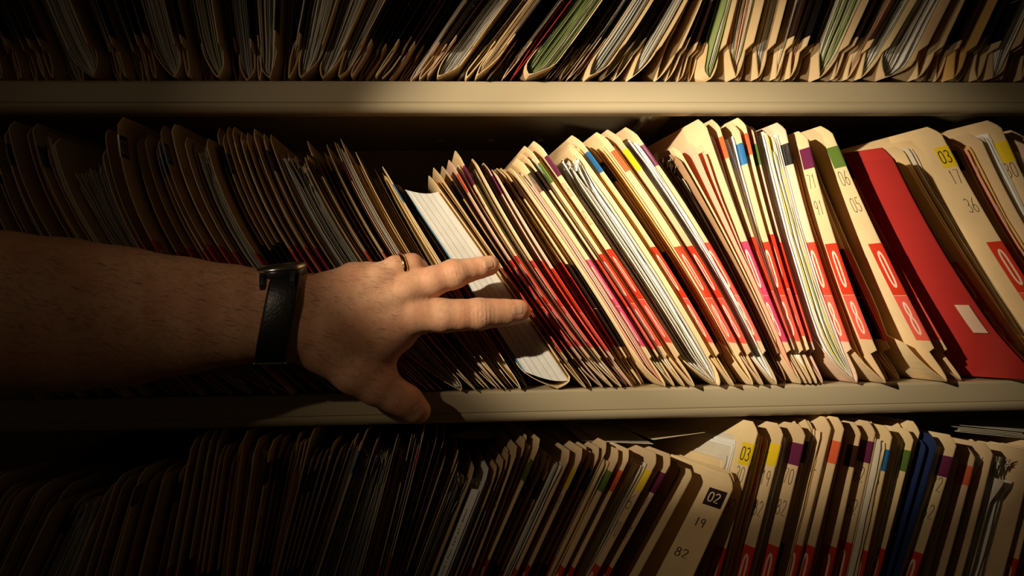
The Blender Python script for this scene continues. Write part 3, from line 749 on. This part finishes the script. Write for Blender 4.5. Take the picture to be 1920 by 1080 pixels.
# ------------------------------------------------------------ labels
ORD = ['first','second','third','fourth','fifth','sixth','seventh','eighth','ninth','tenth','eleventh','twelfth','thirteenth','fourteenth','fifteenth','sixteenth','seventeenth','eighteenth','nineteenth','twentieth','twenty-first','twenty-second','twenty-third','twenty-fourth','twenty-fifth']
SHORT = {
 'thick bundle of dim': 'thick grey bundle', 'wide manila folder with black 02': 'black 02 folder', 'grey paper bundle with curled': 'curled grey bundle', 'thick stack of crumpled': 'crumpled white stack',
 'thick block of bright': 'white report block', 'manila folder with 0': 'purple sticker 0-8 folder', 'thick folder stuffed': 'stuffed white folder', 'folder of bright white papers with purple': 'bright white folder',
 'recessed bundle': 'brown bundle', 'wide manila folder standing open': 'open manila folder', 'thick folder with yellow': 'yellow-sheeted folder', 'golden yellow': 'golden 71 folder', 'manila folder with green': 'green 05 folder',
 'manila folder with black sticker standing': 'folder against binder', 'glossy red': 'red binder', 'battered': 'battered folder', 'manila folder with bright yellow': 'yellow 03 folder', 'tall manila folder with black': 'tall 02 folder',
 'thick folder of grey papers on': 'far-left thick folder', 'wide bottomed': 'wide-bottomed folder', 'folder with squared': 'squared green folder', 'folder of bright white papers on': 'first bright white folder', 'faded red': 'faded red corner',
 'bulging': 'bulging green-pink folder', 'thick folder of white papers with torn': 'torn-bottom folder', 'folder with tall notch': 'folder beside the gap', 'wide manila folder with yellow sheets': 'wide yellow-sheeted folder', 'folder with pale green': 'pale green folder',
 'fat folder': 'fat silvery folder', 'folder of white papers near': 'last white folder', 'thick dim stack': 'thick dim stack', 'orange manila': 'orange manila folder', 'loose grey papers': 'curled papers below thumb', 'tall folder with orange': 'tall folder under thumb',
 'white printed': 'fax sheet', 'manila folder with yellow edge': 'smudged yellow-edge folder', 'shaded brown': 'shaded brown bundle', 'broad pale': 'broad 02 folder', 'manila folder with yellow 03': 'yellow 03 folder', 'folder with golden': 'golden 19-82 folder',
 'white filled': 'purple 70-82 folder', 'tall folder with red': 'tall red-sticker folder', 'manila folder with purple sticker left': 'purple 62 folder', 'manila folder with bright blue': 'blue-sticker folder', 'dark blue': 'dark blue folder',
 'manila folder with purple sticker right': 'purple 72 folder', 'crumpled green': 'crumpled green papers', 'thick wavy': 'wavy grey bundle'}
def short(l):
    for k, v in SHORT.items():
        if l.startswith(k): return v
    return 'landmark'
NAME = {1: 'upper', 2: 'middle', 3: 'lower'}
for row in (1, 2, 3):
    its = sorted(ITEMS[row], key=lambda d: d['u0']); lm = None; cnt = 0
    lms = [i for i, d in enumerate(its) if d['label']]
    for i, d in enumerate(its):
        r = d['root']; del_ = r.get('_w')
        if del_ is not None: del r['_w']
        r['group'] = f'files standing on the {NAME[row]} shelf'
        if d['label']:
            r['label'] = d['label']; lm = short(d['label']); cnt = 0; last = i; continue
        cnt += 1
        nxt = next((j for j in lms if j > i), None)
        size = 'thick' if d['w'] > .011 else ('thin' if d['w'] < .0058 else 'medium')
        colr = {'manila': 'manila', 'manila_yellow': 'yellowish', 'manila_pink': 'pinkish', 'kraft': 'brown'}.get(d['cover'], 'manila')
        feat = ''
        if d['sticker'] and row != 1: feat = f' with {d["sticker"]} sticker'
        elif d['papers'] in ('white', 'pure', 'grey') and d['w'] > .006: feat = ' of pale papers'
        elif d['lab'] in ('red', 'rm') and row == 2: feat = ' with red label'
        elif d['lab'] in ('black', 'brown'): feat = ' with dark label'
        if nxt is not None and (lm is None or nxt - i < i - last):
            k = nxt - i; ref = short(its[nxt]['label']); side = 'left'
        elif lm is None: k = cnt; ref = 'frame edge'; side = 'right'
        else: k = i - last; ref = lm; side = 'right'
        pos = f'{ORD[k-1]} {side} of the {ref}' if k > 1 else f'immediately {side} of the {ref}'
        r['label'] = f'{size} {colr} folder{feat}, {NAME[row]} shelf, {pos}'
print('FOLDERS', {k: len(v) for k, v in ITEMS.items()})

# ------------------------------------------------------------ the arm and hand (signed distance field -> one mesh)
def yd(y): return y + .060*min(1, max(0, (-y-.02)/.09))
def J(px, py, y, r): y = yd(y); p = at(px, py, y); return (np.array(p), r*mpp(y))
VOX = .0015
lo = np.array([at(-420, 600, -.20).x-.01, -.235, at(700, 830, -.05).z-.012]); hi = np.array([at(1010, 600, -.03).x+.01, .0, at(0, 400, -.15).z+.012])
N = np.ceil((hi-lo)/VOX).astype(int)
fld = np.full(N, .03, dtype=np.float32)
axs = [lo[i] + VOX*np.arange(N[i]) for i in range(3)]
def cone(a, b, k=.006, q=1.0, sub=False):
    (pa, ra), (pb, rb) = a, b
    R_ = max(ra, rb)*max(q, 1) + k + .006
    mn = np.minimum(pa, pb) - R_; mxx = np.maximum(pa, pb) + R_
    i0 = np.clip(((mn-lo)/VOX).astype(int), 0, N); i1 = np.clip(((mxx-lo)/VOX).astype(int)+2, 0, N)
    sl = tuple(slice(i0[i], i1[i]) for i in range(3))
    if any(i1[i] <= i0[i] for i in range(3)): return
    X, Y, Z = np.meshgrid(*[axs[i][sl[i]] for i in range(3)], indexing='ij')
    d = pb-pa; L2 = float(d @ d) + 1e-12
    t = np.clip(((X-pa[0])*d[0] + (Y-pa[1])*d[1] + (Z-pa[2])*d[2])/L2, 0, 1)
    rr = ra + (rb-ra)*t
    dd = np.sqrt((X-pa[0]-d[0]*t)**2 + ((Y-pa[1]-d[1]*t)/q)**2 + (Z-pa[2]-d[2]*t)**2) - rr
    f = fld[sl]
    if sub: dd = -dd; h = np.clip(.5-.5*(dd-f)/k*-1, 0, 1); fld[sl] = np.maximum(f, dd) + 0; return
    h = np.clip(.5 + .5*(dd-f)/k, 0, 1)
    fld[sl] = dd*(1-h) + f*h - k*h*(1-h)
def chain(js, k=.006, q=1.0):
    for a, b in zip(js, js[1:]): cone(a, b, k, q)
# forearm
chain([J(-430,592,-.175,150), J(-150,585,-.160,148), J(0,583,-.150,141), J(120,590,-.142,135), J(230,594,-.136,124), J(340,592,-.130,104), J(430,590,-.126,88), J(520,592,-.122,79), J(590,602,-.116,80)], .010, .68)
# carpus and metacarpals
def palm(x0, y0_, d0, r0, x1, y1, d1, r1, k=.010): cone(J(x0,y0_,d0,r0), J(x1,y1,d1,r1), k, .8)
palm(590,560,-.112,42, 662,521,-.092,27); palm(590,575,-.115,44, 712,523,-.102,29)
palm(595,600,-.116,46, 764,545,-.106,31); palm(600,622,-.114,46, 774,592,-.103,34)
palm(620,600,-.109,62, 730,570,-.1005,40, .014)
palm(640,575,-.108,50, 690,548,-.099,36, .012)
palm(640,620,-.106,58, 735,605,-.099,38, .014)
palm(610,640,-.108,48, 705,640,-.092,46, .014)
cone(J(700,640,-.085,46), J(752,628,-.088,24), .012, .7)
# thumb
cone(J(608,650,-.106,46), J(668,694,-.094,44), .010); cone(J(668,694,-.094,44), J(706,722,-.086,37), .007)
chain([J(706,722,-.086,37), J(742,743,-.078,31), J(760,752,-.073,30)], .005); chain([J(760,752,-.073,29), J(780,768,-.062,24.5), J(784,771,-.058,22)], .004)
cone(J(690,668,-.084,38), J(718,690,-.080,20), .012, .7)
# index
chain([J(778,592,-.104,34), J(830,592,-.102,31), J(862,591,-.098,28.5), J(897,589,-.092,29), J(925,587,-.082,25.5), J(948,586,-.072,24), J(970,584,-.060,21), J(975,583,-.056,19.5)], .004)
# middle
chain([J(764,545,-.106,31), J(812,527,-.106,27), J(850,514,-.100,27), J(878,507,-.088,21), J(900,502,-.077,19), J(917,498,-.063,17), J(920,497,-.058,16)], .004)
# ring
chain([J(712,523,-.100,29), J(742,503,-.096,23), J(772,497,-.085,21), J(784,505,-.062,18.5), J(786,512,-.042,16.5), J(784,516,-.034,15.5)], .0035)
# little
chain([J(662,521,-.090,27), J(690,512,-.080,20), J(706,512,-.065,18.5), J(712,522,-.044,16), J(710,528,-.034,14.5)], .0035)
# knuckles and tendons
for p in ((777,587,-.1085,20), (762,543,-.1115,19), (711,521,-.1065,17), (662,518,-.095,17)): cone(J(*p), J(p[0]+6,p[1],p[2],p[3]), .008)
for a, b in (((660,606,-.1225,6),(772,589,-.1145,7)), ((660,586,-.1235,6),(760,546,-.1180,7)), ((650,570,-.1225,5),(709,524,-.1125,6))): cone(J(*a), J(*b), .010)
for p in ((897,588,-.0955,22), (850,513,-.1035,20), (760,750,-.0765,22)): cone(J(*p), J(p[0]+8,p[1],p[2]+.001,p[3]), .005)
# ulna head and veins
cone(J(520,545,-.128,24), J(560,548,-.126,24), .014)
cone(J(610,632,-.1275,4), J(676,618,-.1225,3), .007); cone(J(640,600,-.127,3), J(690,566,-.1225,3), .007)
# surface nets
inside = fld < 0
def nets():
    f = fld; nx, ny, nz = f.shape
    c = np.zeros((nx-1, ny-1, nz-1), np.uint8)
    for dx in (0,1):
        for dy in (0,1):
            for dz in (0,1): c += inside[dx:nx-1+dx, dy:ny-1+dy, dz:nz-1+dz]
    act = (c > 0) & (c < 8)
    idx = -np.ones(act.shape, np.int64); ii = np.argwhere(act); idx[act] = np.arange(len(ii))
    acc = np.zeros((len(ii), 3)); cnt = np.zeros(len(ii))
    for ax in range(3):
        o1 = [(a, b) for a in (0,1) for b in (0,1)]
        for a, b in o1:
            s = [0,0,0]; others = [k for k in range(3) if k != ax]; s[others[0]] = a; s[others[1]] = b
            p0 = ii + np.array(s); p1 = p0.copy(); p1[:, ax] += 1
            v0 = f[tuple(p0.T)]; v1 = f[tuple(p1.T)]; m = (v0 < 0) != (v1 < 0)
            t = v0[m]/(v0[m]-v1[m]); pp = p0[m].astype(float); pp[:, ax] += t
            acc[m] += pp; cnt[m] += 1
    V = acc/cnt[:, None]*VOX + lo
    Q = []
    for ax in range(3):
        o = [k for k in range(3) if k != ax]
        s0 = [slice(1, -1)]*3; s0[ax] = slice(0, -1); s1 = list(s0); s1[ax] = slice(1, None)
        a = inside[tuple(s0)]; b = inside[tuple(s1)]; m = np.argwhere(a != b)
        fl = a[tuple(m.T)]
        base = m.copy(); base[:, o[0]] += 1; base[:, o[1]] += 1
        def g(da, db):
            q = base.copy(); q[:, o[0]] -= da; q[:, o[1]] -= db; return idx[tuple(q.T)]
        quad = np.stack([g(0,0), g(1,0), g(1,1), g(0,1)], 1)
        flip = fl if ax != 1 else ~fl
        quad[~flip] = quad[~flip][:, ::-1]
        Q.append(quad)
    return V, np.concatenate(Q)
V, Q = nets()
good = (Q >= 0).all(1); Q = Q[good]
# smoothing
E = np.concatenate([Q[:, [0,1]], Q[:, [1,2]], Q[:, [2,3]], Q[:, [3,0]]]); E = np.concatenate([E, E[:, ::-1]])
deg = np.bincount(E[:,0], minlength=len(V)).astype(float)[:, None]; deg[deg == 0] = 1
def lap(V):
    s = np.stack([np.bincount(E[:,0], weights=V[E[:,1], k], minlength=len(V)) for k in range(3)], 1); return s/deg - V
for _ in range(3): V = V + .5*lap(V); V = V - .48*lap(V)
V = V + .4*lap(V)
# normals
def normals(V):
    n = np.cross(V[Q[:,2]]-V[Q[:,0]], V[Q[:,3]]-V[Q[:,1]]); vn = np.zeros_like(V)
    for k in range(4): np.add.at(vn, Q[:, k], n)
    return vn/(np.linalg.norm(vn, axis=1)[:, None]+1e-12)
vn = normals(V)
cen = V.mean(0)
if ((V-cen)*vn).sum() < 0: Q = Q[:, ::-1]; vn = -vn
# skin folds over the finger joints
def creases(px, py, y, axis, amp, n, pitch, rad):
    c = np.array(at(px, py, yd(y))); ax = np.array(axis, float); ax /= np.linalg.norm(ax)
    d = V-c; s = d @ ax; rr = np.linalg.norm(d, axis=1)
    w = np.exp(-(rr/rad)**2)*np.clip(-vn[:,1]+.3, 0, 1)
    return -amp*w*(np.cos(2*np.pi*s/pitch)*.5+.5)**2
disp = creases(898,589,-.118,(1,0,.02), .00075, 3, .0034, .011) + creases(850,513,-.124,(.95,0,.3), .0006, 3, .0032, .010) + creases(948,586,-.088,(1,0,.03), .0003, 2, .0032, .007) + creases(762,752,-.095,(.8,0,-.5), .00025, 2, .0034, .010)
V = V + vn*disp[:, None]
me = bpy.data.meshes.new('person'); porg = np.array(at(300, 590, -.08))
me.from_pydata([tuple(p) for p in (V-porg)], [], [tuple(int(i) for i in q) for q in Q]); me.polygons.foreach_set('use_smooth', [True]*len(me.polygons)); me.update()
skin = bpy.data.materials.new('skin'); skin.use_nodes = True; nt = skin.node_tree; b = nt.nodes['Principled BSDF']
b.inputs['Roughness'].default_value = .5; b.inputs['Specular IOR Level'].default_value = .35
b.inputs['Subsurface Weight'].default_value = .12; b.inputs['Subsurface Radius'].default_value = (.008, .003, .0015); b.inputs['Subsurface Scale'].default_value = 1
tc = nt.nodes.new('ShaderNodeTexCoord')
def nz(scale, detail=4, st=None):
    n = nt.nodes.new('ShaderNodeTexNoise'); n.inputs['Scale'].default_value = scale; n.inputs['Detail'].default_value = detail
    if st:
        mp = nt.nodes.new('ShaderNodeMapping'); mp.inputs['Scale'].default_value = st; nt.links.new(tc.outputs['Object'], mp.inputs[0]); nt.links.new(mp.outputs[0], n.inputs['Vector'])
    else: nt.links.new(tc.outputs['Object'], n.inputs['Vector'])
    return n
def mixc(fac, c1, c2, lo_=.35, hi_=.65):
    mr = nt.nodes.new('ShaderNodeMapRange'); mr.inputs[1].default_value = lo_; mr.inputs[2].default_value = hi_; nt.links.new(fac, mr.inputs[0])
    m = nt.nodes.new('ShaderNodeMix'); m.data_type = 'RGBA'; nt.links.new(mr.outputs[0], m.inputs[0])
    for i, c in ((6, c1), (7, c2)):
        if isinstance(c, tuple): m.inputs[i].default_value = (*c, 1)
        else: nt.links.new(c, m.inputs[i])
    return m.outputs[2]
c1 = mixc(nz(35).outputs['Fac'], (.66, .37, .215), (.60, .275, .155))
c2 = mixc(nz(260, 6).outputs['Fac'], c1, (.50, .24, .13), .45, .95)
nt.links.new(c2, b.inputs['Base Color'])
bp = nt.nodes.new('ShaderNodeBump'); bp.inputs['Strength'].default_value = .35; bp.inputs['Distance'].default_value = .0006
vo = nt.nodes.new('ShaderNodeTexVoronoi'); vo.inputs['Scale'].default_value = 700; nt.links.new(tc.outputs['Object'], vo.inputs['Vector'])
nb = nz(220, 6, (1, 1, .45)); ad = nt.nodes.new('ShaderNodeMath'); ad.operation = 'MULTIPLY_ADD'; ad.inputs[1].default_value = .3
nt.links.new(vo.outputs['Distance'], ad.inputs[0]); nt.links.new(nb.outputs['Fac'], ad.inputs[2]); nt.links.new(ad.outputs[0], bp.inputs['Height']); nt.links.new(bp.outputs[0], b.inputs['Normal'])
me.materials.append(skin)
person = bpy.data.objects.new('person', me); col.objects.link(person); person.location = porg
person['label'] = 'bare left forearm and hand of a person reaching right across the files'; person['category'] = 'person'
# hair on the forearm and the back of the hand
rng = np.random.default_rng(3)
cand = np.where((vn[:,1] < .35) & (V[:,0] < at(735, 600, -.12).x) & (V[:,0] > at(-300, 600, -.15).x))[0]
mb = MB(); hm = mb.mi('hair')
for i in rng.choice(cand, 3400):
    p = Vector(V[i]); n = Vector(vn[i]); 
    if p.x > at(600, 600, -.12).x and rng.random() < .45: continue
    d = (Vector((1, 0, -.25 + rng.normal()*.35)) ); d = (d - n*d.dot(n)).normalized()
    ln = .007*(.5+rng.random()); w_ = n.cross(d)*.000055
    a = p - n*.0002; b_ = p + d*ln*.5 + n*.0012; c_ = p + d*ln + n*(.0006+.001*rng.random()) + Vector((0,0,-.0008*rng.random()))
    k = len(mb.v); mb.v += [q - Vector(porg) for q in (a+w_, a-w_, b_+w_, b_-w_, c_)]
    mb.face((k, k+1, k+3, k+2), hm); mb.face((k+2, k+3, k+4), hm)
hr_ = mb.build('arm_hair', person); hr_['kind'] = 'stuff'; hr_['label'] = 'fine dark arm hair'
# nails
from mathutils.bvhtree import BVHTree
bvh = BVHTree.FromPolygons([Vector(p) for p in V], [tuple(int(i) for i in q) for q in Q])
def nail(px, py, ang, L, W):
    mb = MB(); mi = mb.mi('nail'); G = []
    n = 9; ca, sa = math.cos(math.radians(ang)), math.sin(math.radians(ang))
    for i in range(n):
        r_ = []
        for j in range(n):
            a = (i/(n-1)*2-1); b2 = (j/(n-1)*2-1)
            a2 = a*math.sqrt(1-b2*b2*.42); b3 = b2*math.sqrt(1-a*a*.35)
            X = px + (a2*L*ca - b3*W*sa); Y = py - (a2*L*sa + b3*W*ca)
            d = (C2W @ Vector((X-960, 540-Y, -F))).normalized()
            h = bvh.ray_cast(CAM, d)
            if h[0] is None: r_.append(None)
            else: r_.append(h[0] + h[1]*(.00022 if abs(a) < .99 and abs(b2) < .99 else -.0002))
        G.append(r_)
    if any(p is None for r_ in G for p in r_): print('NAIL MISS', px, py); return
    mb.slab([[p - Vector(porg) for p in r_] for r_ in G], [[p - Vector(porg) + Vector((0,.0006,0)) for p in r_] for r_ in G], 'nail')
    mb.build('fingernail', person, smooth=True)
nail(971, 580, 4, 12, 11); nail(916, 495, 12, 11, 9.5); nail(789, 768, -52, 12, 12)

# ------------------------------------------------------------ wristwatch
wc = Vector(at(540, 592, yd(-.122))); worg = wc.copy()
watch = empty('wristwatch', worg, 'black strap wristwatch with steel case on the wrist', 'watch')
def wmesh(mb, name, parent=watch, smooth=True, lab=None):
    mb.v = [p - worg for p in mb.v]; o = mb.build(name, parent, smooth); 
    if lab: o['label'] = lab
    return o
def ringpt(a, xo, r):   # around the wrist; a=90 top, a=180 faces the camera
    A_ = math.radians(a); z = math.sin(A_); y = -math.cos(A_)*-1
    hz, hy = .0338, .0240
    x = wc.x - .0070 + xo + .0075*math.sin(A_) + .004*max(0, -math.cos(A_))
    # slightly squarish wrist section
    f = (abs(math.cos(A_))**2.3 + abs(math.sin(A_))**2.3)**(-1/2.3)
    return Vector((x, wc.y + math.cos(A_)*(hy+r)*f, wc.z + z*(hz+r)*f))
mb = MB(); A, B = [], []
for i in range(73):
    a = 52 + 12 + (360-24)*i/72 + 14
    hw = .0122 - .0012*abs(i/72-.5)
    A.append([ringpt(a, -hw, .0006), ringpt(a, -hw, .0026), ringpt(a, -hw*.8, .0034), ringpt(a, hw*.8, .0034), ringpt(a, hw, .0026)])
    B.append([ringpt(a, -hw+.0001, .0004), ringpt(a, -hw+.0003, .0006), ringpt(a, -hw*.7, .0006), ringpt(a, hw*.7, .0006), ringpt(a, hw, .0004)])
mb.slab(A, B, 'leather'); wmesh(mb, 'strap', lab='black leather strap')
mb = MB()
for xo in (-.0130, .0118):
    A, B = [], []
    for i in range(6):
        a = 255 + 8*i/5; A.append([ringpt(a, xo, .0028), ringpt(a, xo+.0012, .0028)]); B.append([ringpt(a, xo, .0046), ringpt(a, xo+.0012, .0046)])
    mb.slab(A, B, 'metal')
A, B = [], []
for i in range(3):
    a = 262 + 2*i/2; A.append([ringpt(a, -.0130, .0034), ringpt(a, .0130, .0034)]); B.append([ringpt(a, -.0130, .0046), ringpt(a, .0130, .0046)])
mb.slab(A, B, 'metal'); wmesh(mb, 'buckle', smooth=False, lab='steel buckle')
# case
cc = Vector(at(529, 516, yd(-.122))); up = Vector((-.10, -.14, .98)).normalized(); ex = Vector((1, 0, 0)); ex = (ex - up*ex.dot(up)).normalized(); ey = up.cross(ex)
def lathe(mb, prof, m, c0=cc, U_=up, X_=ex, Y_=ey, n=48):
    mi = mb.mi(m); k = len(mb.v)
    for r, z in prof:
        for i in range(n): t = 2*math.pi*i/n; mb.v.append(c0 + U_*z + X_*(r*math.cos(t)) + Y_*(r*math.sin(t)))
    for j in range(len(prof)-1):
        for i in range(n): i2 = (i+1) % n; mb.face((k+j*n+i, k+j*n+i2, k+(j+1)*n+i2, k+(j+1)*n+i), mi)
mb = MB(); lathe(mb, [(0,-.0040),(.0170,-.0040),(.0196,-.0022),(.0203,.0005),(.0203,.0040),(.0198,.0052)], 'dial'); wmesh(mb, 'case', lab='dark watch case')
mb = MB(); lathe(mb, [(.0199,.0050),(.0202,.0056),(.0198,.0070),(.0186,.0082),(.0176,.0082),(.0174,.0076)], 'metal'); wmesh(mb, 'bezel', lab='polished steel bezel')
mb = MB(); lathe(mb, [(.0175,.0077),(.010,.0083),(.0,.0085)], 'dial'); wmesh(mb, 'dial_glass')
for ang, L_, r0 in ((180, .0045, .0030), (150, .0032, .0018), (210, .0032, .0018)):
    dv = ex*math.cos(math.radians(ang)) + ey*math.sin(math.radians(ang)); y2 = up.cross(dv)
    mb = MB(); lathe(mb, [(0, L_+.0205),(r0*.9, L_+.0205),(r0, L_+.0198),(r0, .0212),(r0*.6, .0210),(r0*.6,.0190)], 'metal', cc+up*.001, dv, up, y2, 16); wmesh(mb, 'crown' if ang == 180 else 'push_button')
for s1 in (-1, 1):
    mb = MB()
    for s2 in (-1, 1):
        A, B = [], []
        for i in range(6):
            f = i/5; r_ = .0175 + .0075*f; dz = .002 - .0075*f*f
            c0 = cc + ex*(s2*.0118) + ey*(s1*r_) + up*dz
            A.append([c0 - ex*.0017 - up*.0018, c0 - ex*.0017 + up*.0022]); B.append([c0 + ex*.0017 - up*.0018, c0 + ex*.0017 + up*.0022])
        mb.slab(A, B, 'metal')
    for k_ in range(len(mb.m)): mb.m[k_] = 0
    mb.mats[0] = 'dial'; wmesh(mb, 'strap_lug', smooth=False)

# ------------------------------------------------------------ wedding ring
ra, rb = Vector(at(742, 503, yd(-.096))), Vector(at(772, 497, yd(-.085))); ax = (rb-ra).normalized(); rc = ra.lerp(rb, .42); rad = 22.6*mpp(yd(-.09))+.0002
mb = MB(); e1 = ax.cross(Vector((0,0,1))).normalized(); e2 = ax.cross(e1)
pr = [(rad-.0004,-.0021),(rad+.0007,-.0019),(rad+.0013,-.0008),(rad+.0013,.0008),(rad+.0007,.0019),(rad-.0004,.0021)]; n = 56
for r, z in pr:
    for i in range(n): t = 2*math.pi*i/n; mb.v.append(rc + ax*z + e1*(r*math.cos(t)) + e2*(r*math.sin(t)))
mi = mb.mi('gold')
for j in range(len(pr)):
    j2 = (j+1) % len(pr)
    for i in range(n): i2 = (i+1) % n; mb.face((j*n+i, j*n+i2, j2*n+i2, j2*n+i), mi)
ring = mb.build('wedding_ring', origin=rc, smooth=True); ring['label'] = 'plain gold wedding ring on the ring finger'; ring['category'] = 'ring'

# ------------------------------------------------------------ light: a torch from the upper left
tgt = at(1220, 410, 0)
def spot(name, pos, target, energy, size, blend, rad, colr):
    l = bpy.data.lights.new(name, 'SPOT'); l.energy = energy; l.spot_size = math.radians(size); l.spot_blend = blend; l.shadow_soft_size = rad; l.color = colr
    o = bpy.data.objects.new(name, l); col.objects.link(o); o.location = pos
    o.rotation_euler = (Vector(target)-Vector(pos)).to_track_quat('-Z', 'Y').to_euler(); return o
LP = Vector((-.57, -.70, .31))
spot('torch_core', LP, tgt, 44, 26, .6, .008, (1, .86, .64))
spot('torch_hotspot', LP, at(1290, 430, 0), 105, 17, 1.0, .008, (1, .90, .72))
spot('torch_beam', LP, tgt, 4.5, 46, .9, .008, (1, .80, .55))
spot('torch_spill', LP, tgt, .65, 85, 1.0, .012, (1, .74, .46))
spot('low_lamp', Vector((-.50, -.72, -.11)), at(1300, 190, .06), 22, 21, .8, .02, (1, .84, .60))
w = bpy.data.worlds.new('world'); scene.world = w; w.use_nodes = True
bg = w.node_tree.nodes['Background']; bg.inputs[0].default_value = (1, .72, .45, 1); bg.inputs[1].default_value = .014

vs = scene.view_settings; scene.display_settings.display_device = 'sRGB'
vs.view_transform = 'Standard'; vs.look = 'None'; vs.exposure = 0; vs.gamma = 1
try: vs.use_curve_mapping = False
except Exception: pass
scene.cycles.use_denoising = True; scene.cycles.max_bounces = 6; scene.cycles.diffuse_bounces = 4; scene.cycles.sample_clamp_indirect = 8
